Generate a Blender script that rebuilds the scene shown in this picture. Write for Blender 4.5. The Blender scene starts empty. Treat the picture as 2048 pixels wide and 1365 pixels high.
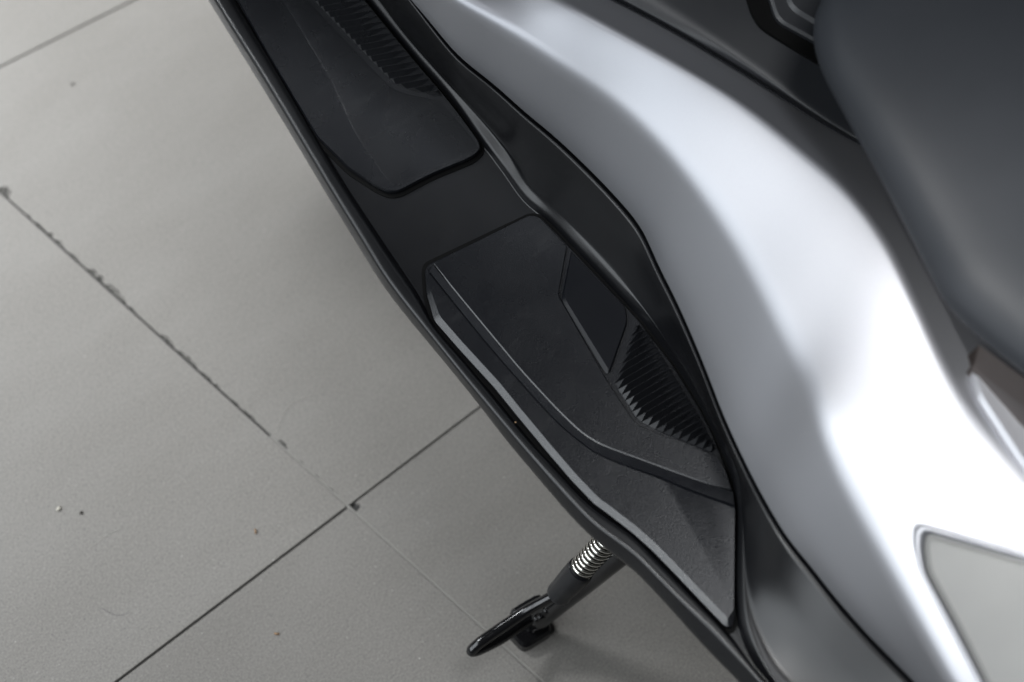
import bpy, bmesh, math, random
import numpy as np
from mathutils import Vector, Euler, geometry

random.seed(7)
SC = bpy.context.scene
COL = SC.collection

# ------------------------------------------------------------------ camera
CAM_LOC = Vector((-0.4652, -0.5196, 1.3203))
CAM_ROT = Euler((0.5829, -0.0727, -0.8005))
FPX = 3400.0                      # focal length in pixels of the 2048 px wide photograph
cam_d = bpy.data.cameras.new('camera')
cam_d.sensor_width = 36.0
cam_d.lens = FPX / 2048.0 * 36.0
cam_d.clip_start = 0.01
cam_d.clip_end = 100.0
cam_d.dof.use_dof = True
cam_d.dof.focus_distance = 1.27
cam_d.dof.aperture_fstop = 3.6
cam = bpy.data.objects.new('camera', cam_d)
COL.objects.link(cam)
cam.location = CAM_LOC
cam.rotation_euler = CAM_ROT
SC.camera = cam
CM = np.array(CAM_ROT.to_matrix())
CL = np.array(CAM_LOC)

# ------------------------------------------------------------------ light
world = bpy.data.worlds.new('World')
SC.world = world
world.use_nodes = True
wb = world.node_tree.nodes['Background']
wb.inputs['Color'].default_value = (0.62, 0.66, 0.72, 1)
wb.inputs['Strength'].default_value = 0.035

P_AIM = (0.177, -0.460, 0.45)
def area(name, loc, target, sx, sy, power, color):
    d = bpy.data.lights.new(name, 'AREA')
    d.shape = 'RECTANGLE'; d.size = sx; d.size_y = sy
    d.energy = power; d.color = color
    o = bpy.data.objects.new(name, d); COL.objects.link(o)
    o.location = loc
    o.rotation_euler = (Vector(target) - Vector(loc)).to_track_quat('-Z', 'Y').to_euler()
    return o
# tall shop window ahead and to the left, daylight pools on the open floor and on the tail
# six panes of one tall shop window
WC, WT = Vector((-2.66, 0.80, 2.22)), Vector((0.1, -0.1, 0.4))
wz = (WC-WT).normalized(); wx = Vector((0, 0, 1)).cross(wz).normalized(); wy = wz.cross(wx)
for ix in (-1, 0, 1):
    for iy in (-1, 1):
        c = WC + wx*(ix*1.24) + wy*(iy*.70)
        area('window_light', c, c-wz, 1.14, 1.30, 25, (0.90, 0.955, 1.0))
area('ceiling_light', (0.22, -0.66, 3.0), (0.1, -0.3, 0.3), 1.2, 0.9, 30, (0.95, 0.97, 1.0))
def pool(name, loc, target, power, size, blend, radius, color):
    d = bpy.data.lights.new(name, 'SPOT')
    d.energy = power; d.color = color; d.spot_size = math.radians(size); d.spot_blend = blend; d.shadow_soft_size = radius
    o = bpy.data.objects.new(name, d); COL.objects.link(o); o.location = loc
    o.rotation_euler = (Vector(target) - Vector(loc)).to_track_quat('-Z', 'Y').to_euler()
pool('floor_daylight', (-0.5, 3.0, 2.3), (0.14, 1.20, 0.0), 2000, 33, 1.0, 0.65, (0.95, 0.975, 1.0))
pool('tail_daylight', (-1.72, 0.25, 3.2), tuple(P_AIM), 720, 7.6, 1.0, 0.28, (1.0, 0.985, 0.96))
pool('seat_fill_spot', (-0.3, 1.6, 3.2), (0.212, -0.431, 0.56), 3000, 3.4, 1.0, 0.15, (1.0, 0.985, 0.96))  # added spot with no source of its own, brightens the seat's right edge

SC.view_settings.view_transform = 'Standard'
SC.view_settings.look = 'None'
SC.view_settings.exposure = 0.0
SC.view_settings.gamma = 1.0
SC.view_settings.use_curve_mapping = False

# ------------------------------------------------------------------ measuring
def ray(px, py):
    d = CM @ np.array([(px - 1024) / FPX, -(py - 682.5) / FPX, -1.0])
    return d
def P(px, py, z):
    d = ray(px, py)
    return CL + d * (z - CL[2]) / d[2]
class Plane:
    def __init__(s, a, b, c):
        s.o = a; n = np.cross(b - a, c - a); n /= np.linalg.norm(n)
        if n[2] < 0: n = -n
        s.n = n
        s.u = (b - a) / np.linalg.norm(b - a); s.v = np.cross(n, s.u)
    def lam(s, px, py, off=0.0):
        d = ray(px, py)
        return (np.dot(s.o + s.n * off - CL, s.n)) / np.dot(d, s.n)
    def hit(s, px, py, off=0.0):
        return CL + ray(px, py) * s.lam(px, py, off)
    def uv(s, px, py, off=0.0):
        q = s.hit(px, py, off) - s.o
        return np.array([q @ s.u, q @ s.v])
    def xyz(s, uv, h=0.0):
        return s.o + s.u * uv[0] + s.v * uv[1] + s.n * h
FWD = np.array([0.138, 0.990, 0.0]); FWD /= np.linalg.norm(FWD)
RGT = np.array([FWD[1], -FWD[0], 0.0])
UP = np.array([0, 0, 1.0])
REAR = Plane(P(850, 530, .300), P(1460, 1250, .285), P(1080, 430, .315))
FRONT = Plane(P(780, 385, .306), P(960, 300, .319), P(470, 0, .322))
def PT(px, py, off=0.0):
    """point on the foot tray: sloping front plane blending into the flat rear plane"""
    s = .406 * px + .914 * py
    w = min(1, max(0, (s - 690) / 120.0)); w = w * w * (3 - 2 * w)
    l = FRONT.lam(px, py, off) * (1 - w) + REAR.lam(px, py, off) * w
    return CL + ray(px, py) * l

# ------------------------------------------------------------------ materials
def mat(name):
    m = bpy.data.materials.new(name); m.use_nodes = True
    nt = m.node_tree; b = nt.nodes['Principled BSDF']
    return m, nt, b
def N(nt, t, **kw):
    n = nt.nodes.new(t)
    for k, v in kw.items():
        setattr(n, k, v)
    return n
def coord(nt, scale=1.0):
    tc = N(nt, 'ShaderNodeNewGeometry')
    mp = N(nt, 'ShaderNodeMapping')
    mp.inputs['Scale'].default_value = (scale,) * 3 if not hasattr(scale, '__len__') else scale
    nt.links.new(tc.outputs['Position'], mp.inputs['Vector'])
    return mp.outputs['Vector']
def noise(nt, scale, detail=4, rough=.5, vec=None):
    n = N(nt, 'ShaderNodeTexNoise')
    n.inputs['Scale'].default_value = scale; n.inputs['Detail'].default_value = detail; n.inputs['Roughness'].default_value = rough
    nt.links.new(vec or coord(nt), n.inputs['Vector'])
    return n.outputs['Fac']
def ramp(nt, fac, stops):
    r = N(nt, 'ShaderNodeValToRGB')
    el = r.color_ramp.elements
    while len(el) < len(stops): el.new(0.5)
    for e, (p, c) in zip(el, stops):
        e.position = p; e.color = (c, c, c, 1) if not hasattr(c, '__len__') else (*c, 1)
    nt.links.new(fac, r.inputs['Fac'])
    return r.outputs['Color']
def mixc(nt, fac, a, b, mode='MIX'):
    m = N(nt, 'ShaderNodeMix', data_type='RGBA', blend_type=mode)
    for i, v in ((0, fac), (6, a), (7, b)):
        if hasattr(v, 'type') or hasattr(v, 'is_linked'): nt.links.new(v, m.inputs[i])
        else: m.inputs[i].default_value = v if i == 0 else (*v, 1)
    return m.outputs[2]
def bump(nt, b, h, strength, dist):
    n = N(nt, 'ShaderNodeBump'); n.inputs['Strength'].default_value = strength; n.inputs['Distance'].default_value = dist
    nt.links.new(h, n.inputs['Height']); nt.links.new(n.outputs['Normal'], b.inputs['Normal'])
def rng(nt, fac, lo, hi):
    m = N(nt, 'ShaderNodeMapRange'); m.inputs['To Min'].default_value = lo; m.inputs['To Max'].default_value = hi
    nt.links.new(fac, m.inputs['Value']); return m.outputs['Result']

def plastic(name, col, rough, grain=1500, gs=.12, dust=.0, spec=.5, scuff=0.0):
    m, nt, b = mat(name)
    b.inputs['Specular IOR Level'].default_value = spec
    base = mixc(nt, noise(nt, 14, 3), tuple(c * .85 for c in col), tuple(c * 1.15 for c in col))
    if dust:
        v = N(nt, 'ShaderNodeTexVoronoi'); v.inputs['Scale'].default_value = 130
        nt.links.new(coord(nt), v.inputs['Vector'])
        sp_ = ramp(nt, v.outputs['Distance'], [(0.0, 1.0), (dust, 0.0)])
        gate = ramp(nt, noise(nt, 60, 2), [(.60, 0.0), (.66, 1.0)])
        f = N(nt, 'ShaderNodeMath', operation='MULTIPLY'); nt.links.new(sp_, f.inputs[0]); nt.links.new(gate, f.inputs[1])
        base = mixc(nt, f.outputs[0], base, (.16, .16, .16)) if False else mixc(nt, f.outputs[0], base, (.16, .16, .16))
    if scuff:
        sc_ = noise(nt, 1.0, 6, .7, coord(nt, (30, 70, 30)))
        base = mixc(nt, ramp(nt, sc_, [(.55, 0.0), (.80, scuff)]), base, (.11, .11, .11))
    nt.links.new(base, b.inputs['Base Color'])
    nt.links.new(rng(nt, noise(nt, 25, 4), rough - .05, rough + .06), b.inputs['Roughness'])
    bump(nt, b, noise(nt, grain, 3, .6), gs, .0004)
    return m
M_BLACK = plastic('black_plastic', (.0036, .0038, .0046), .33, 2400, .05, .035, .40)
M_RUBBER = plastic('mat_rubber', (.0045, .005, .0065), .27, 900, .34, .05, .55, .10)
M_SMOOTH = plastic('smooth_rubber', (.004, .0045, .006), .34, 2600, .03, .04, .18)
M_RIB = plastic('rib_rubber', (.009, .0095, .011), .27, 2000, .03)
M_COVER = plastic('cover_plastic', (.010, .011, .013), .42, 1600, .18, .04)
M_GROOVE_SHADE = plastic('groove_shade', (.002, .002, .002), .6, spec=.08)  # flat black that paints the shade inside grooves
M_GAP_SHADE = plastic('brown_gap_shade', (.035, .028, .026), .5)  # brown painted for the shadowed gap under the seat
M_UNDER = plastic('underbody', (.006, .006, .006), .6)
M_STAND = plastic('gloss_black', (.006, .006, .0065), .14, 300, .05)
M_BOOT = plastic('boot_rubber', (.005, .0055, .007), .36, 1500, .05)
M_INSERT = plastic('insert_vinyl', (.15, .152, .148), .42, 700, .25, spec=.3)

M_SILVER, nt, b = mat('silver_paint')
b.inputs['Metallic'].default_value = .75
fl = noise(nt, 2600, 2, .7)
nt.links.new(mixc(nt, fl, (.25, .255, .275), (.32, .325, .345)), b.inputs['Base Color'])
b.inputs['Roughness'].default_value = .45
bump(nt, b, fl, .05, .0003)

M_SEAT, nt, b = mat('seat_vinyl')
nt.links.new(mixc(nt, noise(nt, 20, 3), (.015, .017, .020), (.021, .023, .027)), b.inputs['Base Color'])
b.inputs['Roughness'].default_value = .52; b.inputs['Specular IOR Level'].default_value = .20
bump(nt, b, noise(nt, 700, 3, .6), .16, .0005)

M_STEEL, nt, b = mat('spring_steel')
b.inputs['Metallic'].default_value = 1; b.inputs['Base Color'].default_value = (.78, .77, .72, 1); b.inputs['Roughness'].default_value = .16

def tile_mat(name, k):
    m, nt, b = mat(name)
    base = mixc(nt, noise(nt, 3.0, 4), (0.133 * k, 0.126 * k, 0.116 * k), (0.158 * k, 0.150 * k, 0.138 * k))
    grain = noise(nt, 520, 3, .7)
    base = mixc(nt, ramp(nt, grain, [(.32, .0), (.68, 1.0)]), base, (0.248 * k, 0.235 * k, 0.215 * k))
    smear = noise(nt, 1.0, 5, .6, coord(nt, (5, 16, 1)))
    base = mixc(nt, ramp(nt, smear, [(.42, 0.0), (.72, .16)]), base, (.30, .29, .275))
    def specks(scale, size, lo, hi, colr, src):
        v = N(nt, 'ShaderNodeTexVoronoi'); v.inputs['Scale'].default_value = scale
        nt.links.new(coord(nt), v.inputs['Vector'])
        s = ramp(nt, v.outputs['Distance'], [(size * .5, 1.0), (size, 0.0)])
        sep = N(nt, 'ShaderNodeSeparateColor'); nt.links.new(v.outputs['Color'], sep.inputs[0])
        g = ramp(nt, sep.outputs[0], [(lo, 0.0), (hi, 1.0)])
        f = N(nt, 'ShaderNodeMath', operation='MULTIPLY'); nt.links.new(s, f.inputs[0]); nt.links.new(g, f.inputs[1])
        return mixc(nt, f.outputs[0], src, colr)
    base = specks(180, .15, .82, .90, (.30, .29, .27), base)
    base = specks(330, .22, .72, .80, (.10, .098, .094), base)
    base = specks(75, .06, .86, .92, (.42, .41, .38), base)
    nt.links.new(base, b.inputs['Base Color'])
    nt.links.new(rng(nt, noise(nt, 9, 5), .36, .50), b.inputs['Roughness'])
    bump(nt, b, noise(nt, 420, 4, .65), .10, .0006)
    return m
M_TILES = [tile_mat('porcelain_tile', 1.0), tile_mat('porcelain_tile_b', .92), tile_mat('porcelain_tile_c', 1.04)]
M_GROUT = plastic('dark_grout', (.035, .034, .032), .9, 600, .6)
M_GROUTL = plastic('pale_grout', (.22, .212, .195), .9, 600, .6)
M_BED, nt, b = mat('broken_tile_body')
nt.links.new(mixc(nt, ramp(nt, noise(nt, 330, 3, .7), [(.40, 0.0), (.60, 1.0)]), (.018, .017, .015), (.16, .153, .14)), b.inputs['Base Color'])
b.inputs['Roughness'].default_value = .9
M_STRAW = plastic('straw', (.24, .15, .08), .7)
M_PALE = plastic('pale_fibre', (.45, .43, .38), .6)
M_DARKC = plastic('dark_crumb', (.03, .026, .02), .7)
M_SEED = plastic('pale_seed', (.42, .40, .34), .6)
M_HAIR = plastic('violet_hair', (.06, .05, .075), .5)

# ------------------------------------------------------------------ objects
def link(name, verts, faces, material, parent=None, smooth=True, sharp=None):
    me = bpy.data.meshes.new(name)
    me.from_pydata([tuple(map(float, v)) for v in verts], [], faces)
    me.validate()
    bm = bmesh.new(); bm.from_mesh(me)
    bmesh.ops.recalc_face_normals(bm, faces=bm.faces)
    if smooth:
        for f in bm.faces: f.smooth = True
        if sharp:
            for e in bm.edges:
                if len(e.link_faces) == 2 and e.calc_face_angle(0) > math.radians(sharp): e.smooth = False
    bm.to_mesh(me); bm.free()
    me.materials.append(material)
    o = bpy.data.objects.new(name, me); COL.objects.link(o)
    if parent is not None:
        o.parent = parent
        if parent.type == 'EMPTY': o.matrix_parent_inverse = parent.matrix_basis.inverted()
    return o
def tag(o, label, cat, group=None):
    o['label'] = label
    o['category'] = cat
    if group: o['group'] = group
    return o

def rail(pts, ys):
    """3-D points ordered along the bike -> positions at the stations ys (cubic along FWD)"""
    pts = np.array(pts); y = pts @ FWD
    i = np.argsort(y); pts = pts[i]; y = y[i]
    keep = [0]
    for k in range(1, len(y)):
        if y[k] - y[keep[-1]] > .004: keep.append(k)
    pts = pts[keep]; y = y[keep]
    m = np.zeros_like(pts)
    d = (pts[1:] - pts[:-1]) / (y[1:] - y[:-1])[:, None]
    m[1:-1] = (d[1:] * (y[1:-1] - y[:-2])[:, None] + d[:-1] * (y[2:] - y[1:-1])[:, None]) / (y[2:] - y[:-2])[:, None]
    m[0] = d[0]; m[-1] = d[-1]
    out = []
    for yy in ys:
        if yy <= y[0]: out.append(pts[0] + d[0] * (yy - y[0])); continue
        if yy >= y[-1]: out.append(pts[-1] + d[-1] * (yy - y[-1])); continue
        k = np.searchsorted(y, yy) - 1; k = max(0, k); h = y[k + 1] - y[k]; t = (yy - y[k]) / h
        out.append((2*t**3-3*t**2+1)*pts[k] + (t**3-2*t**2+t)*h*m[k] + (-2*t**3+3*t**2)*pts[k+1] + (t**3-t**2)*h*m[k+1])
    out = np.array(out)
    # light smoothing along the rail
    for _ in range(3):
        out[1:-1] = .25 * out[:-2] + .5 * out[1:-1] + .25 * out[2:]
    return out
def round_line(pts, rad, seg=5):
    """open polyline with its inner corners rounded; constant count"""
    out = [pts[0]]
    for i in range(1, len(pts) - 1):
        a, p, c = pts[i-1], pts[i], pts[i+1]
        la, lc = np.linalg.norm(a - p), np.linalg.norm(c - p)
        r = rad[i]
        ra, rc = min(r, la * .48), min(r, lc * .48)
        q0 = p + (a - p) / max(la, 1e-9) * ra; q1 = p + (c - p) / max(lc, 1e-9) * rc
        for k in range(seg + 1):
            t = k / seg
            out.append((1-t)**2 * q0 + 2*t*(1-t) * p + t*t * q1)
    out.append(pts[-1])
    return out
def loft(name, rails, rad, material, parent, sharp=None, seg=5):
    n = len(rails[0]); rows = []
    for j in range(n):
        rows.append(round_line([r[j] for r in rails], rad, seg))
    k = len(rows[0])
    verts = [v for r in rows for v in r]
    faces = [(j*k+i, j*k+i+1, (j+1)*k+i+1, (j+1)*k+i) for j in range(n-1) for i in range(k-1)]
    return link(name, verts, faces, material, parent, True, sharp)

def round_poly(p, r, seg=4):
    p = [np.array(q, float) for q in p]; n = len(p); out = []
    for i in range(n):
        a, q, c = p[i-1], p[i], p[(i+1) % n]
        rr = r[i] if hasattr(r, '__len__') else r
        la, lc = np.linalg.norm(a-q), np.linalg.norm(c-q)
        q0 = q + (a-q)/la*min(rr, la*.45); q1 = q + (c-q)/lc*min(rr, lc*.45)
        for k in range(seg+1):
            t = k/seg; out.append((1-t)**2*q0 + 2*t*(1-t)*q + t*t*q1)
    return out
def inset(p, d):
    p = [np.array(q, float) for q in p]; n = len(p)
    ar = sum(p[i-1][0]*p[i][1]-p[i][0]*p[i-1][1] for i in range(n))
    s = 1 if ar > 0 else -1
    out = []
    for i in range(n):
        dd = d[i] if hasattr(d, '__len__') else d
        e0 = p[i]-p[i-1]; e1 = p[(i+1) % n]-p[i]
        e0 /= np.linalg.norm(e0); e1 /= np.linalg.norm(e1)
        n0 = np.array([-e0[1], e0[0]])*s; n1 = np.array([-e1[1], e1[0]])*s
        b = n0+n1; b /= max(.5, 1+n0@n1)
        out.append(p[i]+b*dd)
    return out
def stack(plane, rings, cap=True):
    """rings: [(list of uv, height)] -> verts, faces with a flat triangulated top"""
    verts = []; faces = []; k = len(rings[0][0])
    for uv, h in rings:
        verts += [plane.xyz(q, h) for q in uv]
    for j in range(len(rings)-1):
        for i in range(k):
            i2 = (i+1) % k
            faces.append((j*k+i, j*k+i2, (j+1)*k+i2, (j+1)*k+i))
    if cap:
        b = (len(rings)-1)*k
        tri = geometry.tessellate_polygon([[Vector((q[0], q[1], 0)) for q in rings[-1][0]]])
        faces += [tuple(b+i for i in t) for t in tri]
    return verts, faces
def merge(parts):
    V = []; F = []
    for v, f in parts:
        o = len(V); V += list(v); F += [tuple(i+o for i in q) for q in f]
    return V, F
def tube(path, r, seg=12, caps=True):
    path = [np.array(p, float) for p in path]; n = len(path)
    if not hasattr(r, '__len__'): r = [r]*n
    t = [path[min(i+1, n-1)]-path[max(i-1, 0)] for i in range(n)]
    t = [q/np.linalg.norm(q) for q in t]
    ref = np.array([0, 0, 1.0]) if abs(t[0][2]) < .9 else np.array([1.0, 0, 0])
    u = np.cross(t[0], ref); u /= np.linalg.norm(u)
    V = []; F = []
    for i in range(n):
        u = u - t[i]*(u@t[i]); u /= np.linalg.norm(u); w = np.cross(t[i], u)
        for k in range(seg):
            a = 2*math.pi*k/seg; V.append(path[i]+r[i]*(math.cos(a)*u+math.sin(a)*w))
    for i in range(n-1):
        for k in range(seg):
            k2 = (k+1) % seg; F.append((i*seg+k, i*seg+k2, (i+1)*seg+k2, (i+1)*seg+k))
    if caps:
        F.append(tuple(range(seg))); F.append(tuple((n-1)*seg+k for k in range(seg)))
    return V, F
def smooth_path(pts, n=8):
    pts = [np.array(p, float) for p in pts]; out = []
    q = [2*pts[0]-pts[1]]+pts+[2*pts[-1]-pts[-2]]
    for i in range(1, len(q)-2):
        for k in range(n):
            t = k/n
            out.append(.5*((2*q[i])+(-q[i-1]+q[i+1])*t+(2*q[i-1]-5*q[i]+4*q[i+1]-q[i+2])*t*t+(-q[i-1]+3*q[i]-3*q[i+1]+q[i+2])*t**3))
    out.append(pts[-1]); return out

# ------------------------------------------------------------------ floor
floor = bpy.data.objects.new('floor', None); COL.objects.link(floor)
floor['kind'] = 'structure'
floor['label'] = 'grey speckled porcelain tile floor under the scooter'
J = P(697, 1013, 0)[:2]
a_dir = P(5, 388, 0)[:2]-J; a_dir /= np.linalg.norm(a_dir)
b_dir = P(955, 818, 0)[:2]-J; b_dir /= np.linalg.norm(b_dir)
c0, c1 = P(0, 134, 0)[:2], P(265, 2, 0)[:2]
def cross2(p, d, q, e):
    m = np.array([d, -e]).T; s = np.linalg.solve(m, q-p); return p+d*s[0]
c_dir = (c1-c0)/np.linalg.norm(c1-c0)
jc = cross2(J, a_dir, c0, c_dir)
TS = np.linalg.norm(jc-J)
# column joints run along a, row joints along b; the row above follows the measured joint
a2_dir = np.array([b_dir[1], -b_dir[0]]); a2_dir *= np.sign(a2_dir @ a_dir)
rows = {-3: (J-a_dir*TS*3, b_dir), -2: (J-a_dir*TS*2, b_dir), -1: (J-a_dir*TS, b_dir), 0: (J, b_dir), 1: (jc, c_dir), 2: (jc+a_dir*TS, c_dir), 3: (jc+a_dir*TS*2, c_dir)}
cols = {k: (J+b_dir*TS*k, a_dir) for k in range(-3, 5)}
JW = .0011
chips = {}                       # along the chipped joint: (start px x, length px, depth px)
CH = [(-6, 22, 13), (52, 8, 3), (68, 26, 3.0), (94, 9, 6), (108, 20, 5), (136, 22, 4), (173, 34, 9), (206, 46, 9), (256, 16, 3), (318, 28, 6.0), (352, 42, 5), (402, 20, 3), (428, 10, 4), (462, 14, 2), (486, 20, 2), (500, 8, 2.5), (553, 20, 6), (598, 8, 2), (628, 10, 2), (656, 12, 2)]
def tile(ci, ri, mi):
    def corner(c, r):
        return cross2(rows[r][0], rows[r][1], cols[c][0], cols[c][1])
    q = [corner(ci, ri), corner(ci+1, ri), corner(ci+1, ri+1), corner(ci, ri+1)]
    qi = inset(q, JW)
    qi = round_poly(qi, .0012, 2)
    top = qi
    notch = (ci == 0 and ri == 0)
    poly = []
    rr = random.Random(ci*31+ri*7+5)
    if notch:
        # edge from q[3] (far) to q[0] lies along the a joint: insert ragged bites
        e0, e1 = qi[-1], qi[0]
        L = np.linalg.norm(e1-e0); d = (e1-e0)/L; nrm = np.array([-d[1], d[0]])
        if nrm @ (q[1]-q[0]) < 0: nrm = -nrm
        extra = []
        for (x, ln, dp) in CH:
            y0 = 388+(x-5)*(1013-388)/692.0
            s0 = (P(x, y0, 0)[:2]-e0) @ d; s1 = (P(x+ln, y0+ln*.904, 0)[:2]-e0) @ d
            D = dp/2150.0*1.35; m = max(5, int((s1-s0)/.0012))
            if s1 > L-.004: s1 = L-.004
            for k in range(m+1):
                t = k/m
                env = min(1, t*5, (1-t)*3.2)
                extra.append(e0+d*(s0+(s1-s0)*t)+nrm*D*env*rr.uniform(.45, 1.0) if 0 < k < m else e0+d*(s0+(s1-s0)*t))
        top = list(qi)+extra
    elif ci == 0 and ri == -1:
        # broken corner beside the crossing
        d = a_dir*-1; e = b_dir
        c = q[3]; k = [i for i in range(len(qi)) if np.linalg.norm(qi[i]-c) < .004]
        keep = [qi[i] for i in range(len(qi)) if i not in k]
        bite = [c+e*.0068+d*JW, c+e*.0070+d*.0026, c+e*.0085+d*.0052, c+e*.0062+d*.0078, c+e*.0030+d*.0082, c+e*.0012+d*.0085]
        i0 = k[0]
        top = [p for i, p in enumerate(qi) if i < i0]+bite+[p for i, p in enumerate(qi) if i > k[-1]]
    flat = Plane(np.array([0, 0, 0.]), np.array([1., 0, 0]), np.array([0, 1., 0]))
    if flat.n[2] < 0: flat.n = -flat.n
    flat.v = np.array([0, 1., 0])
    tin = inset(top, .00045) if not (notch or (ci == 0 and ri == -1)) else top
    h = rr.uniform(-.0001, .0001)
    v, f = stack(flat, [(top, -.009), (top, h-.0004), (tin, h)])
    o = link('tile', v, f, M_TILES[mi], floor, False)
for ci in range(-3, 4):
    for ri in range(-3, 3):
        tile(ci, ri, 1 if ri == -1 else (2 if (ci+ri) % 3 == 0 and (ci, ri) != (0, 0) else 0))
g = 2.6
gv = [(-g, -g, -.0030), (g, -g, -.0030), (g, g, -.0030), (-g, g, -.0030), (-g, -g, -.02), (g, -g, -.02), (g, g, -.02), (-g, g, -.02)]
link('grout', gv, [(0, 1, 2, 3), (4, 5, 6, 7), (0, 1, 5, 4), (1, 2, 6, 5), (2, 3, 7, 6), (3, 0, 4, 7)], M_GROUT, floor, False)
for c in cols:
    p0 = cols[c][0]-a_dir*2.2; p1 = cols[c][0]+a_dir*(2.2 if c else .10); w = b_dir*.00125
    zz = -.0009
    vv = [(*(p0-w), zz), (*(p0+w), zz), (*(p1+w), zz), (*(p1-w), zz), (*(p0-w), -.0029), (*(p0+w), -.0029), (*(p1+w), -.0029), (*(p1-w), -.0029)]
    link('grout_joint', vv, [(0, 1, 2, 3), (0, 1, 5, 4), (1, 2, 6, 5), (2, 3, 7, 6), (3, 0, 4, 7)], M_GROUTL, floor, False)

# broken bed under the chipped edge
p0 = cols[0][0]; p1 = cols[0][0]+a_dir*TS; w = b_dir
vv = [(*(p+w*k), z) for z in (-.0012, -.0029) for p, k in ((p0, .0013), (p0, .0085), (p1, .0085), (p1, .0013))]
link('broken_edge_bed', vv, [(0, 1, 2, 3), (0, 1, 5, 4), (1, 2, 6, 5), (2, 3, 7, 6), (3, 0, 4, 7)], M_BED, floor, False)

# ------------------------------------------------------------------ scooter
scooter = bpy.data.objects.new('scooter', None); COL.objects.link(scooter)
scooter.location = tuple(P(1060, 1250, 0))
bpy.context.view_layer.update()
tag(scooter, 'silver maxi scooter with black ribbed footboard, dark seat and side stand down', 'scooter')

YS = np.linspace(-.62, .50, 190)
SIL = [(300, -195), (360, -92), (415, 0), (520, 170), (600, 302), (660, 403), (708, 481), (755, 557), (781, 594), (825, 649), (880, 715), (953, 805), (1014, 884), (1079, 961), (1143, 1035), (1182, 1074), (1225, 1108), (1256, 1131), (1305, 1180), (1350, 1229), (1400, 1285), (1478, 1365), (1600, 1490), (1760, 1650)]
RIM = [(314, -200), (374, -98), (430, 0), (534, 166), (613, 297), (673, 396), (720, 472), (762, 541), (788, 578), (830, 632), (880, 695), (924, 750), (982, 819), (1031, 877), (1095, 950), (1150, 1010), (1189, 1050), (1224, 1075), (1263, 1102), (1298, 1137), (1350, 1190), (1434, 1268), (1512, 1356), (1610, 1465), (1790, 1650)]
TRO = [(345, -210), (405, -110), (465, -8), (537, 113), (590, 205), (640, 292), (700, 390), (760, 480), (806, 548), (840, 600), (865, 652), (916, 711), (998, 810), (1047, 871), (1111, 940), (1176, 1008), (1195, 1024), (1240, 1052), (1272, 1076), (1305, 1112), (1350, 1158), (1440, 1254), (1463, 1280), (1490, 1322), (1560, 1400), (1690, 1540)]
TRI = [(620, -150), (680, -70), (742, 10), (838, 128), (880, 175), (915, 218), (962, 285), (1010, 350), (1062, 418), (1084, 429+4), (1142, 492), (1255, 612), (1279, 638), (1347, 728), (1399, 812), (1426, 864), (1452, 925), (1468, 975), (1471, 1030), (1471, 1226), (1477, 1262), (1497, 1312), (1568, 1394), (1700, 1532)]
RDG = [(640, -155), (700, -75), (759, 0), (810, 68), (879, 147), (947, 222), (1016, 308), (1057, 387), (1080, 410), (1135, 464), (1210, 546), (1279, 624), (1330, 696), (1382, 778), (1426, 862), (1451, 905), (1475, 963), (1478, 1021), (1479, 1158), (1484, 1235), (1503, 1298), (1522, 1345), (1600, 1430), (1730, 1560)]
EDG = [(700, -130, .430), (770, -60, .42), (821, 0, .412), (879, 75, .403), (920, 123, .398), (981, 171, .39), (1050, 233, .381), (1100, 274, .375), (1165, 335, .367), (1228, 400, .36), (1279, 462, .355), (1313, 537, .35), (1347, 605, .346), (1399, 725, .340), (1450, 855, .335), (1499, 958, .331), (1533, 1021, .331), (1571, 1083, .329), (1622, 1145, .325), (1656, 1189, .322), (1725, 1268, .316), (1821, 1365, .310), (1950, 1500, .308), (2100, 1650, .31)]
CRE = [(700, -150, .492), (780, -90, .485), (913, -3, .475), (1000, 52, .468), (1100, 120, .460), (1230, 207, .450), (1348, 316, .442), (1465, 467, .432), (1540, 600, .425), (1600, 720, .420), (1645, 850, .418), (1690, 960, .408), (1760, 1100, .396), (1850, 1280, .386), (1895, 1365, .383), (1990, 1520, .384), (2100, 1700, .386)]
UPE = [(900, -120, .475), (1010, -60, .473), (1120, 0, .486), (1230, 60, .483), (1348, 125, .480), (1480, 205, .476), (1600, 300, .473), (1700, 390, .471), (1770, 480, .467), (1820, 580, .463), (1870, 690, .460), (1920, 790, .455), (1985, 880, .450), (2060, 975, .448), (2160, 1100, .448), (2300, 1280, .450)]
DWN = [(1000, -110, .485), (1080, -70, .48), (1205, -8, .473), (1348, 68, .466), (1437, 121, .460), (1540, 185, .453), (1656, 260, .447), (1720, 294, .444), (1800, 345, .442), (1890, 440, .441), (1950, 540, .442), (2000, 620, .444), (2080, 720, .45), (2180, 820, .457), (2300, 940, .465), (2450, 1080, .475)]

sil = rail([PT(x, y, -.010) for x, y in SIL], YS)
rim = rail([PT(x, y, .002) for x, y in RIM], YS)
tro = rail([PT(x, y, -.004) for x, y in TRO], YS)
tri = rail([PT(x, y, -.004) for x, y in TRI], YS)
rdg = rail([PT(x, y, .0035) for x, y in RDG], YS)
edg = rail([P(x, y, z + .007) for x, y, z in EDG], YS)
cre = rail([P(*p) for p in CRE], YS)
upe = rail([P(*p) for p in UPE], YS)
dwn = rail([P(x, y, z - .005) for x, y, z in DWN], YS)

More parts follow.
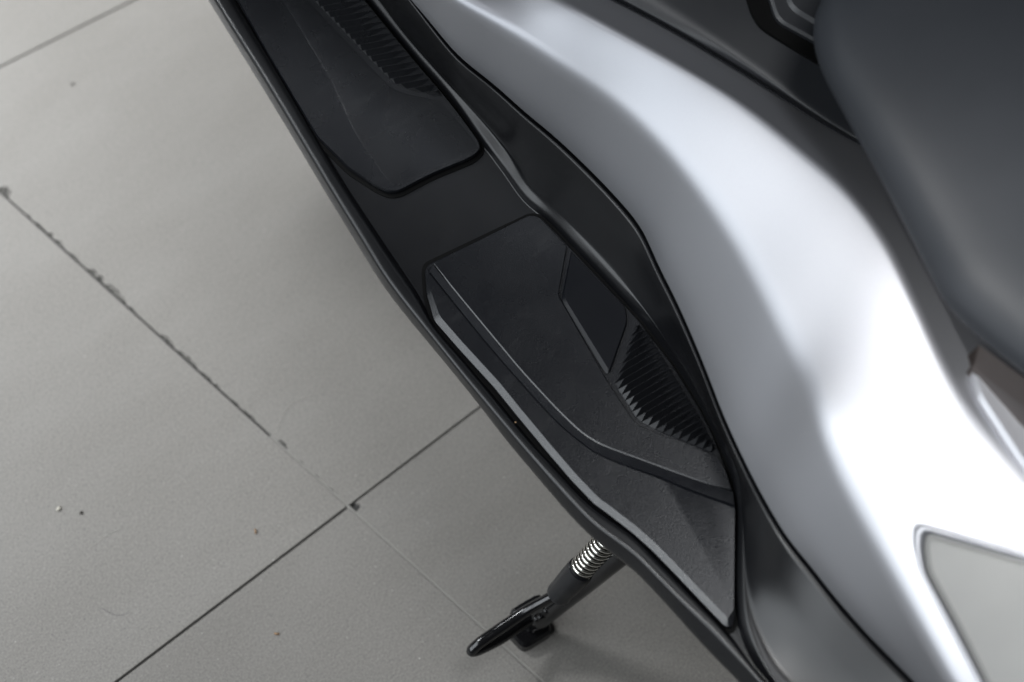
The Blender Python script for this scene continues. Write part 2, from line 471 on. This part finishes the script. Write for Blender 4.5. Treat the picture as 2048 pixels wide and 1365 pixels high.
under = sil + RGT*.075 - UP*.11
skirt = sil + RGT*.016 - UP*.034
rimi = rim*.28 + tro*.72 + UP*.0043
tro_b = tro + RGT*.001
blk = edg - RGT*.0018 + UP*.0004                    # top of the black wall, just under the silver panel
mid = rdg*.50 + blk*.50 - UP*.004 + RGT*.003
rdg0 = tri + RGT*.0008 + UP*.0055
fade = np.clip((.05-YS)/.06, .12, 1)[:, None]
rdg1 = rdg + (RGT*.0026 + UP*.0025)*fade
low = rdg1*.86 + blk*.14 - UP*.005
blk_in = edg + RGT*.016 - UP*.006
foot = loft('footboard', [under, skirt, sil, rim, rimi, tro_b, tri, rdg0, rdg1, low, mid, blk, blk_in],
            [0, .006, .004, .0032, .003, .0015, .0012, .0022, .0022, .004, .012, .003, 0], M_BLACK, scooter)

# silver tunnel cover
s_in = edg + RGT*.014 - UP*.001
s0 = edg + RGT*.0008 + UP*.0018
s1 = edg*.72 + cre*.28 - RGT*.003
s2 = edg*.35 + cre*.65 - RGT*.002
t1 = cre*.62 + upe*.38 + UP*.0005
t2 = cre*.25 + upe*.75 + UP*.0010
body = loft('side_cover', [s_in, s0, s1, s2, cre, t1, t2, upe, dwn, dwn + RGT*.03 - UP*.02],
            [0, .0025, .03, .03, .010, .03, .03, .005, .003, 0], M_SILVER, scooter, seg=6)

# ---- foot mats
def uvl(plane, pts):
    return [plane.uv(x, y) for x, y in pts]
def clip_rib(poly, d, n, c0_, c1_):
    """chords of a convex-ish uv polygon where q.n = c"""
    def chord(c):
        hits = []
        for i in range(len(poly)):
            p, q = poly[i-1], poly[i]
            a, b_ = p @ n-c, q @ n-c
            if a*b_ < 0: hits.append((p+(q-p)*a/(a-b_)) @ d)
        return (min(hits), max(hits)) if len(hits) >= 2 else None
    return chord
def ribs(plane, zone, pxa, pxb, pitch_px, h, base, material, parent, cut=0.0):
    """triangular ribs running from pxa to pxb across the zone"""
    poly = uvl(plane, zone)
    d = plane.uv(*pxb)-plane.uv(*pxa); d /= np.linalg.norm(d); n = np.array([-d[1], d[0]])
    vals = [p @ n for p in poly]
    nn = np.array([.5, .86])
    pitch = pitch_px
    chord = clip_rib(poly, d, n, 0, 0)
    c = min(vals)+pitch*.5
    while c < max(vals)-pitch*.2:
        A = chord(c-pitch*.5+1e-5); B = chord(c); C_ = chord(c+pitch*.5-1e-5)
        if B is None: c += pitch; continue
        if A is None: A = B
        if C_ is None: C_ = B
        if B[1]-B[0] > pitch*.7:
            def pt(s, cc, hh): return plane.xyz(d*s+n*cc, hh)
            e = pitch*.5
            V = [pt(A[0], c-e, base), pt(B[0]+cut, c, base+h), pt(C_[0], c+e, base), pt(A[1], c-e, base), pt(B[1]-.001, c, base+h*.55), pt(C_[1], c+e, base),
                 pt((A[0]*.5+A[1]*.5), c-e, base), pt(B[0]*.45+B[1]*.55, c, base+h), pt((C_[0]+C_[1])*.5, c+e, base)]
            F = [(0, 1, 2), (3, 5, 4), (0, 6, 7, 1), (6, 3, 4, 7), (1, 7, 8, 2), (7, 4, 5, 8), (0, 2, 8, 6), (6, 8, 5, 3)]
            link('rib', V, F, material, parent, False)
        c += pitch

MAT_R = [(853, 527), (1062, 428), (1084, 433), (1142, 494), (1255, 613), (1279, 640), (1347, 729), (1399, 813), (1426, 866), (1455, 940), (1467, 985), (1470, 1050), (1470, 1226), (1464, 1256), (1450, 1254), (1345, 1144), (1305, 1103), (1266, 1068), (1208, 1023), (1189, 1010), (1143, 962), (1095, 906), (1031, 829), (990, 778), (916, 697), (869, 643), (854, 590), (850, 541)]
L2 = [(866, 531), (903, 578), (971, 660), (1039, 742), (1108, 817), (1150, 858), (1174, 877), (1208, 896), (1276, 920), (1345, 946), (1413, 970), (1466, 986)]
L1 = [(859, 552), (903, 607), (971, 691), (1039, 769), (1100, 836), (1134, 868), (1160, 889), (1191, 911), (1242, 934), (1311, 959), (1379, 987), (1469, 1020)]
base_o = inset(uvl(REAR, MAT_R), .0004)
b0 = round_poly(base_o, .004, 3)
b1 = round_poly(inset(base_o, .0008), .004, 3)
base_vf = stack(REAR, [(b0, -.0045), (b0, -.0022), (b1, -.0014)])
# raised outer border with its bright chamfer; the band on its inner side slopes down to the tread
outer = MAT_R[11:]
bord_lo = outer + [(858, 540)] + L2[0:]
bord_hi = outer + [(858, 540)] + L1[0:]
BL = uvl(REAR, bord_lo); BH = uvl(REAR, bord_hi)
no = len(outer)
ch = [.0006, .0012, .0045] + [.0046]*(no-5) + [.0034, .0022] + [.0010] + [0]*len(L1)
# chamfer offsets measured on the outline only
IN = inset(BH, [c for c in ch])
rr_ = [.003]*no + [.001] + [.012]*len(L1); rr_[no] = .0006; rr_[no+1] = .0006; rr_[-1] = .0006; rr_[0] = .0006
r0 = round_poly(BL, rr_, 3)
vtop = round_poly(IN, rr_, 3)
r1 = [p if i < (no)*4 else p for i, p in enumerate(r0)]
bord_vf = stack(REAR, [(r0, -.003), (r0, .0012), (vtop, .0036)])
# inner tread plate
inner = [(866, 527), (1060, 431), (1080, 436), (1134, 494), (1117, 592), (1219, 770), (1270, 846), (1290, 858), (1436, 914), (1453, 945), (1464, 982)]
inner = inner + L2[::-1][1:-1]
iu = uvl(REAR, inner)
nl = len(L2)-2
ir = [.001, .003, .003, .001, .003, .003, .006, .004, .001, .004, .001]+[.012]*(len(L2)-2)
i0 = round_poly(iu, ir, 3); i1 = round_poly(inset(iu, [.0006]*11+[.0014]*nl), ir, 3)
inner_vf = stack(REAR, [(i0, -.003), (i0, .0003), (i1, .0010)])
V, F = merge([base_vf, bord_vf, inner_vf])
rear_mat = link('foot_mat', V, F, M_RUBBER, scooter, True, 14)
rear_mat['label'] = 'rear black rubber foot mat with chamfered outer border and ribbed heel insert'
def shade_ring(plane, outline, parent, z):
    o_ = round_poly(inset(outline, -.0030), .005, 3); i_ = round_poly(inset(outline, .001), .004, 3)
    k = len(o_); V = [plane.xyz(q, z) for q in o_]+[plane.xyz(q, z) for q in i_]+[plane.xyz(q, z-.002) for q in o_]
    F = [(i, (i+1) % k, k+(i+1) % k, k+i) for i in range(k)]+[(i, (i+1) % k, 2*k+(i+1) % k, 2*k+i) for i in range(k)]
    link('mat_groove_shade', V, F, M_GROOVE_SHADE, parent, False)  # flat black ring stands in for the dark groove round the mat
shade_ring(REAR, uvl(REAR, MAT_R), rear_mat, -.0034)
# the smooth sloping band is its own finish
band = [(a, b_) for a, b_ in zip(L2, L1)]
bu = [(REAR.xyz(REAR.uv(*a), -.0002), REAR.xyz(REAR.uv(*b_), .00395)) for a, b_ in band]
q2 = smooth_path([p[0] for p in bu], 6); q1 = smooth_path([p[1] for p in bu], 6)
m_ = len(q2)
link('mat_step', list(q2)+list(q1), [(i, i+1, m_+i+1, m_+i) for i in range(m_-1)], M_SMOOTH, rear_mat)
# smooth grip plate
gp = [(1142, 502), (1252, 616), (1255, 645), (1221, 745), (1212, 748), (1124, 606), (1124, 590)]
gu = uvl(REAR, gp)
gr = [.001, .003, .004, .002, .002, .005, .003]
V, F = stack(REAR, [(round_poly(gu, gr, 4), -.003), (round_poly(gu, gr, 4), -.0006), (round_poly(inset(gu, [.0012, .0008, .0008, .0012, .003, .0032, .0015]), gr, 4), .0012)])
link('grip_plate', V, F, M_SMOOTH, rear_mat, True, 14)
ZONE = [(1272, 642), (1297, 668), (1343, 741), (1397, 830), (1433, 896), (1436, 912), (1315, 862), (1272, 838), (1229, 768)]
ribs(REAR, ZONE, (1269, 840), (1339, 799), .0050, .0060, -.0015, M_RIB, rear_mat, .0066)

MAT_F = [(410, -110), (479, 8), (537, 111), (592, 203), (635, 275), (698, 338), (756, 376), (780, 386), (800, 383), (862, 350), (945, 316), (962, 300), (958, 283), (913, 222), (879, 180), (838, 133), (742, 16), (650, -100)]
fu = uvl(FRONT, MAT_F)
fr = [.002]*6+[.006, .004, .006]+[.01, .008, .006, .006]+[.01]*5
CREASE = [(480, -110), (557, 0), (653, 157), (700, 262), (760, 350), (787, 384)]
f0 = round_poly(fu, fr, 3); f1 = round_poly(inset(fu, .0007), fr, 3)
base_f = stack(FRONT, [(f0, -.0045), (f0, -.0005), (f1, .0012)])
tf = [(490, -110), (563, -2), (660, 158), (708, 264), (762, 345), (790, 377), (860, 345), (942, 312), (955, 298), (948, 283), (879, 203), (824, 193), (790, 183), (757, 153), (702, 95), (612, 0), (540, -90)]
tu = uvl(FRONT, tf)
t0 = round_poly(tu, .003, 3); t1_ = round_poly(inset(tu, .0015), .003, 3)
tread_f = stack(FRONT, [(t0, .0), (t0, .0013), (t1_, .0015)])
V, F = merge([base_f, tread_f])
front_mat = link('foot_mat', V, F, M_RUBBER, scooter, True, 14)
front_mat['label'] = 'front black rubber foot mat sloping up into the shade of the leg shield'
shade_ring(FRONT, fu, front_mat, -.0034)
ZF = [(545, -100), (640, -110), (742, 20), (838, 138), (879, 184), (885, 194), (828, 184), (795, 174), (765, 146), (712, 90), (622, -4)]
ribs(FRONT, ZF, (712, 92), (780, 80), .0060, .004, .001, M_RIB, front_mat, .001)

# ---- unseen belly block and leg shield, added to block light from floor and footwell
bel0 = under + RGT*.004 + UP*.012
bel = loft('underbody', [bel0 + RGT*.5 + UP*.02, bel0 + RGT*.10 - UP*.06, bel0 - UP*.005, bel0 + UP*.05, bel0 + RGT*.45 + UP*.06], [0, .02, .01, .01, 0], M_UNDER, scooter)

sh = []
for zz, fy in ((.30, .56), (.36, .50), (.46, .50), (.62, .56), (.80, .66), (1.0, .80)):
    p0 = sil[-1] + FWD*(fy-.50); row = []
    for k_ in range(13):
        t = k_/12; q = p0 + RGT*(.715*t - .085) + FWD*(.10*math.sin(math.pi*t)-.02); row.append(np.array([q[0], q[1], zz]))
    sh.append(row)
V = [v for r in sh for v in r]; F = [(j*13+i, j*13+i+1, (j+1)*13+i+1, (j+1)*13+i) for j in range(5) for i in range(12)]
shield = link('leg_shield', V, F, M_BLACK, scooter)
shield.modifiers.new('thickness', 'SOLIDIFY').thickness = .02

# ---- black centre cover with fuel lid
GAP = [(x+5, y-5, z-.006) for x, y, z in DWN[:9]]
G1 = [(x+8, y-8, z+.001) for x, y, z in DWN[:9]]
RDC = [(1040, -150, .492), (1130, -105, .487), (1240, -38, .480), (1348, 26, .473), (1430, 84, .468), (1519, 147, .461), (1639, 233, .453), (1701, 272, .448), (1790, 322, .446)]
ys2 = np.linspace(-.33, .45, 90)
gap = rail([P(*p) for p in GAP], ys2); g1 = rail([P(*p) for p in G1], ys2)
rdc = rail([P(*p) for p in RDC], ys2)
cov = loft('centre_cover', [gap + UP*-.012, gap, g1, rdc, rdc + RGT*.06 + UP*.004, rdc + RGT*.15 + UP*.006, rdc + RGT*.26 - UP*.01], [0, .001, .0015, .007, .03, .03, 0], M_COVER, scooter)

# lid sits on the cover: find the local plane from the cover rail
def cover_z(px, py, off):
    best = None
    for lam_z in np.linspace(.44, .52, 161):
        p = P(px, py, lam_z); y = p @ FWD
        j = int(np.clip(np.searchsorted(ys2, y), 0, len(ys2)-1))
        a = p @ RGT - rdc[j] @ RGT
        zs = rdc[j][2] + min(.004, .004*a/.06) + (0 if a < .06 else min(.002, .002*(a-.06)/.09))
        e = abs(lam_z-(zs+off))
        if best is None or e < best[0]: best = (e, p)
    return best[1]
LID = Plane(cover_z(1505, 27, .0015), cover_z(1618, 118, .0015), cover_z(1640, 10, .0015))
def lidpoly(pts): return uvl(LID, pts)
gl = [(1480, -60), (1503, 25), (1521, 55), (1630, 124), (1900, 290), (1950, 120), (1700, -120)]
V, F = stack(LID, [(round_poly(lidpoly(gl), .008, 4), -.006), (round_poly(lidpoly(gl), .008, 4), .0002)])
lid = link('fuel_lid', V, F, M_GROOVE_SHADE, scooter, True, 20)  # black base plate stands in for the shaded groove round the lid
l2 = [(1520, -60), (1540, 16), (1552, 48), (1640, 96), (1900, 250), (1930, 110), (1700, -110)]
l3 = [(1550, -60), (1567, 8), (1580, 30), (1660, 78), (1890, 215), (1910, 100), (1700, -100)]
pl2 = lidpoly(l2); pl3 = lidpoly(l3)
V, F = stack(LID, [(round_poly(pl2, .006, 4), .0), (round_poly(pl2, .006, 4), .003), (round_poly(inset(pl2, .002), .006, 4), .0045), (round_poly(pl3, .006, 4), .0045), (round_poly(inset(pl3, .002), .006, 4), .0075)])
link('lid_panel', V, F, M_COVER, lid, True, 20)

# ---- seat
ST = [(1900, -330), (1760, -190), (1680, -85), (1640, 0), (1620, 62), (1636, 140), (1690, 245), (1760, 370), (1815, 475), (1850, 545), (1885, 607), (1945, 668), (2048, 752), (2180, 860), (2350, 1010)]
SZ = [.535, .53, .525, .52, .515, .512, .508, .505, .505, .507, .51, .515, .525, .535, .545]
e_pts = [P(x, y, z) for (x, y), z in zip(ST, SZ)][2:]
m0 = (P(1640, 100, .52) + RGT*.14) @ RGT                        # middle plane of the seat
tip_y = e_pts[0] @ FWD + .030
back_y = e_pts[-1] @ FWD - .30
tip = RGT*m0 + FWD*tip_y + UP*.530
back = RGT*m0 + FWD*back_y + UP*.575
e_pts = [tip] + e_pts + [e_pts[-1] - FWD*.13 + RGT*.005 + UP*.012, RGT*(m0-.10) + FWD*(back_y+.03) + UP*.572, back]
s_edge = smooth_path(e_pts, 8)
prof = [(-.085, -.070), (-.045, -.050), (-.016, -.020), (0, 0), (.02, .010), (.05, .018), (.10, .025), (.25, .034), (.5, .044), (.8, .052), (1.0, .055)]
rowsS = []
for e in s_edge:
    c = RGT*m0 + FWD*min(max(e @ FWD, back_y+.10), tip_y-.09) + UP*e[2]
    d = c - e; d[2] = 0
    row = [e + d/np.linalg.norm(d)*(-w_) + UP*h if w_ < 0 else e + d*w_ + UP*h for w_, h in prof]
    row += [q + RGT*2*(m0 - q @ RGT) for q in row[:-1][::-1]]
    rowsS.append(row)
k = len(rowsS[0])
sv_ = [v for r in rowsS for v in r]
sf_ = [(j*k+i, j*k+i+1, (j+1)*k+i+1, (j+1)*k+i) for j in range(len(rowsS)-1) for i in range(k-1)]
seat = link('seat', sv_, sf_, M_SEAT, scooter)
ss = seat.modifiers.new('smooth', 'SUBSURF'); ss.levels = 1; ss.render_levels = 1

# ---- shade of the gap under the seat as a brown strip, rear panel and textured insert on the flank
def body_pt(px, py, off):
    """point on the silver flank (between crease and upper edge) seen at this pixel, lifted by off"""
    best = None
    for z in np.linspace(.38, .56, 361):
        p = P(px, py, z); y = p @ FWD
        f = (y-YS[0])/(YS[1]-YS[0]); j = int(np.clip(math.floor(f), 0, len(YS)-2)); t = np.clip(f-j, 0, 1)
        c = cre[j]*(1-t)+cre[j+1]*t; u_ = upe[j]*(1-t)+upe[j+1]*t; d_ = dwn[j]*(1-t)+dwn[j+1]*t
        a = p @ RGT; ac, au, ad = c @ RGT, u_ @ RGT, d_ @ RGT
        if a <= au: zs = c[2]+(u_[2]-c[2])*(a-ac)/(au-ac) + .003
        else: zs = u_[2]+(d_[2]-u_[2])*min(1.5, (a-au)/(ad-au))
        e = abs(z-zs-off)
        if best is None or e < best[0]: best = (e, p)
    return best[1]
IP = Plane(body_pt(1830, 1050, .002), body_pt(1960, 1365, .002), body_pt(2040, 1100, .002))
lip_o = [(1828, 1044), (2260, 1166), (2330, 1500), (2080, 1560), (1985, 1420), (1905, 1270), (1838, 1140), (1824, 1080)]
lip_i = [(1852, 1064), (2230, 1172), (2300, 1490), (2090, 1545), (1995, 1420), (1920, 1270), (1852, 1145), (1846, 1095)]
lo = round_poly(uvl(IP, lip_o), .006, 4); li = round_poly(uvl(IP, lip_i), .005, 4)
lm = [a*.6+b_*.4 for a, b_ in zip(lo, li)]
ln = [a*.25+b_*.75 for a, b_ in zip(lo, li)]
V, F = stack(IP, [(lo, -.006), (lo, -.001), (lm, .0022), (ln, .0012), (li, -.0015), (li, -.004)], cap=False)
lipo = link('flank_opening', V, F, M_SILVER, scooter, True)
pin = uvl(IP, lip_i); pi0 = round_poly(inset(pin, .0004), .005, 4); pi1 = round_poly(inset(pin, .004), .005, 4)
V, F = stack(IP, [(pi0, -.004), (pi0, -.0015), (pi1, .0012)])
link('flank_insert', V, F, M_INSERT, scooter, True, 20)

RP = Plane(body_pt(1940, 745, .004), body_pt(2040, 930, .004), P(2048, 820, .458))
rp = [(1941, 740), (2048, 818), (2220, 950), (2240, 1120), (2120, 1040), (2032, 918), (1956, 800)]
ru = uvl(RP, rp)
V, F = stack(RP, [(round_poly(ru, .004, 4), -.010), (round_poly(ru, .004, 4), .0), (round_poly(inset(ru, .003), .004, 4), .0025)])
link('rear_panel', V, F, M_SILVER, scooter, True, 25)
tp = [P(1935, 712, .470), P(1958, 690, .476), P(2048, 756, .488), P(2200, 870, .50)]
tq = [P(1940, 733, .462), P(1946, 736, .462), P(2050, 815, .474), P(2210, 945, .486)]
tb = [q-UP*.03 for q in tq]
V = tp+tq+tb; F = [(i, i+1, i+5, i+4) for i in range(3)]+[(i+4, i+5, i+9, i+8) for i in range(3)]
link('seat_gap_shade', V, F, M_GAP_SHADE, scooter, False)  # brown strip in place of the shadow between seat and rear panel

# ---- side stand
def L(a, b_, t): return a*(1-t)+b_*t
foot_p = P(1062, 1248, .012); top_p = P(1250, 1098, .155); in_p = top_p + (top_p-foot_p)*.9 + RGT*.03
stand_path = smooth_path([foot_p, L(foot_p, top_p, .25)+UP*.002, L(foot_p, top_p, .6), top_p, in_p], 6)
V, F = tube(stand_path, [.0085]*2+[.0105]*(len(stand_path)-2), 16)
stand = link('side_stand', V, F, M_STAND, scooter, True, 40)
stand['label'] = 'glossy black side stand with chromed spring and rubber boot'
# foot plate
fp = [foot_p + RGT*x + FWD*y for x, y in ((-.018, -.014), (.012, -.016), (.018, .010), (-.002, .020), (-.020, .012))]
flatp = Plane(foot_p, foot_p+np.array([1., 0, 0]), foot_p+np.array([0, 1., 0]))
uvf = [np.array([(p-foot_p) @ flatp.u, (p-foot_p) @ flatp.v]) for p in fp]
V, F = stack(flatp, [(round_poly(uvf, .006, 3), -.0115), (round_poly(uvf, .006, 3), -.003), (round_poly(inset(uvf, .002), .006, 3), .0)])
link('stand_foot', V, F, M_STAND, stand, True, 30)
# spring with boot
sa = P(1160, 1142, .118); sb = P(1208, 1088, .160); sd = (sb-sa)/np.linalg.norm(sb-sa)
su = np.cross(sd, UP); su /= np.linalg.norm(su); sw = np.cross(sd, su)
length = np.linalg.norm(sb-sa)*1.9; turns = length/(np.linalg.norm(sb-sa)/8.0)
path = []
for i in range(int(turns*18)):
    t = i/(turns*18); an = 2*math.pi*i/18
    path.append(sa + sd*(length*t-.008) + .0088*(math.cos(an)*su+math.sin(an)*sw))
V, F = tube(path, .0015, 8)
link('spring', V, F, M_STEEL, stand)
V, F = tube([sa-sd*.012, sa+sd*length], .0062, 12)
link('spring_rod', V, F, M_STAND, stand)
bb = P(1116, 1190, .085); bd = (bb-sa)
bp = [sa+sd*.0045, sa+sd*.004, sa+sd*.003, L(sa, bb, .08), L(sa, bb, .35), L(sa, bb, .62), L(sa, bb, .75), L(sa, bb, .92), bb, L(sa, bb, 1.04)]
br = [.0092, .0102, .0112, .0114, .0112, .0108, .0100, .0104, .0098, .006]
V, F = tube(bp, br, 20)
link('spring_boot', V, F, M_BOOT, stand, True, 50)
# the toe loop: one bent bar
tip = P(948, 1298, .052)
la, lb = L(sa, bb, 1.0), P(1052, 1244, .030)
w = np.cross(tip-la, UP); w /= np.linalg.norm(w)
loop = smooth_path([la+(sa-bb)*.1, P(1060, 1218, .070), P(1000, 1258, .060), P(960, 1286, .055), tip+(tip-la)/np.linalg.norm(tip-la)*.002 - UP*.002, P(962, 1298, .046), P(1005, 1276, .038), lb, P(1085, 1226, .030)], 7)
V, F = tube(loop, [.0046]*len(loop), 12)
link('toe_loop', V, F, M_STAND, stand)
# web between the loop bars and a stop lug behind
V, F = tube(smooth_path([P(1022, 1232, .045), P(1050, 1214, .052), P(1082, 1196, .060)], 4), [.002]+[.0042]*7+[.003], 8)
link('stop_lug', V, F, M_STAND, stand, True, 40)
# weld bead
wb_v, wb_f = [], []
bead = []
rw = random.Random(3)
for k_ in range(9):
    t = k_/8
    c = L(P(1075, 1236, .042), P(1128, 1196, .066), t) + np.array([rw.uniform(-.001, .001) for _ in range(3)])
    bead.append(tube([c-RGT*.004, c-RGT*.002, c+RGT*.002, c+RGT*.004], [.0012, .0036*rw.uniform(.8, 1.2), .0036*rw.uniform(.8, 1.2), .001], 8))
V, F = merge(bead)
link('weld_bead', V, F, M_STAND, stand)

# ------------------------------------------------------------------ litter on the floor
def fibre(name, px, r, material, label, cat, group=None, lift=.0008):
    base = P(*px[0], 0)
    pts = smooth_path([P(x, y, lift + .0006*math.sin(i*1.7)) for i, (x, y) in enumerate(px)], 6)
    V, F = tube(pts, r, 6)
    return tag(link(name, V, F, material), label, cat, group)
fibre('lint_fibre', [(178, 1097), (198, 1082), (215, 1071), (240, 1059)], .00010, M_PALE, 'pale curved lint thread on the bare left floor tile', 'thread')
fibre('lint_fibre', [(552, 866), (560, 840), (572, 820), (590, 803), (622, 792)], .00009, M_PALE, 'pale thread curling beside the chipped tile joint', 'thread')
fibre('hair', [(203, 1216), (220, 1226), (235, 1231), (250, 1229), (258, 1224)], .00010, M_HAIR, 'short dark violet hair curled on the floor tile at lower left', 'hair')
fibre('straw_bit', [(510, 1059), (511, 1063), (511, 1068)], .0007, M_STRAW, 'upright tan straw splinter just above the dark tile joint', 'straw')
fibre('straw_bit', [(549, 1267), (553, 1268), (558, 1268)], .0009, M_STRAW, 'orange brown straw splinter on the lower tile below the dark joint', 'straw')
def crumb(px, py, r, material, name, label, sq=.6, seed=1):
    rr = random.Random(seed)
    bm = bmesh.new(); bmesh.ops.create_icosphere(bm, subdivisions=2, radius=r)
    for v in bm.verts:
        v.co *= rr.uniform(.8, 1.2); v.co.z *= sq; v.co.x *= 1.3
    c = P(px, py, r*sq)
    V = [np.array(v.co)+c for v in bm.verts]; F = [tuple(v.index for v in f.verts) for f in bm.faces]; bm.free()
    return tag(link(name, V, F, material), label, name.split('_')[-1])
crumb(117, 1018, .0019, M_SEED, 'pale_seed', 'pale round seed lying left of a dark crumb on the tile')
crumb(162, 1026, .0014, M_DARKC, 'dark_crumb', 'tiny dark brown crumb right of the pale seed', seed=2)
crumb(145, 168, .0012, M_DARKC, 'grit_crumb', 'lone dark grit crumb on the bright tile at upper left', seed=3)
crumb(1031, 845, .0006, M_STRAW, 'grit_crumb', 'tiny tan grit crumb caught in the footboard groove', seed=4)
gc = bpy.data.objects['grit_crumb.001']
gc.location = tuple(PT(1031, 845, .0005) - P(1031, 845, .0005))
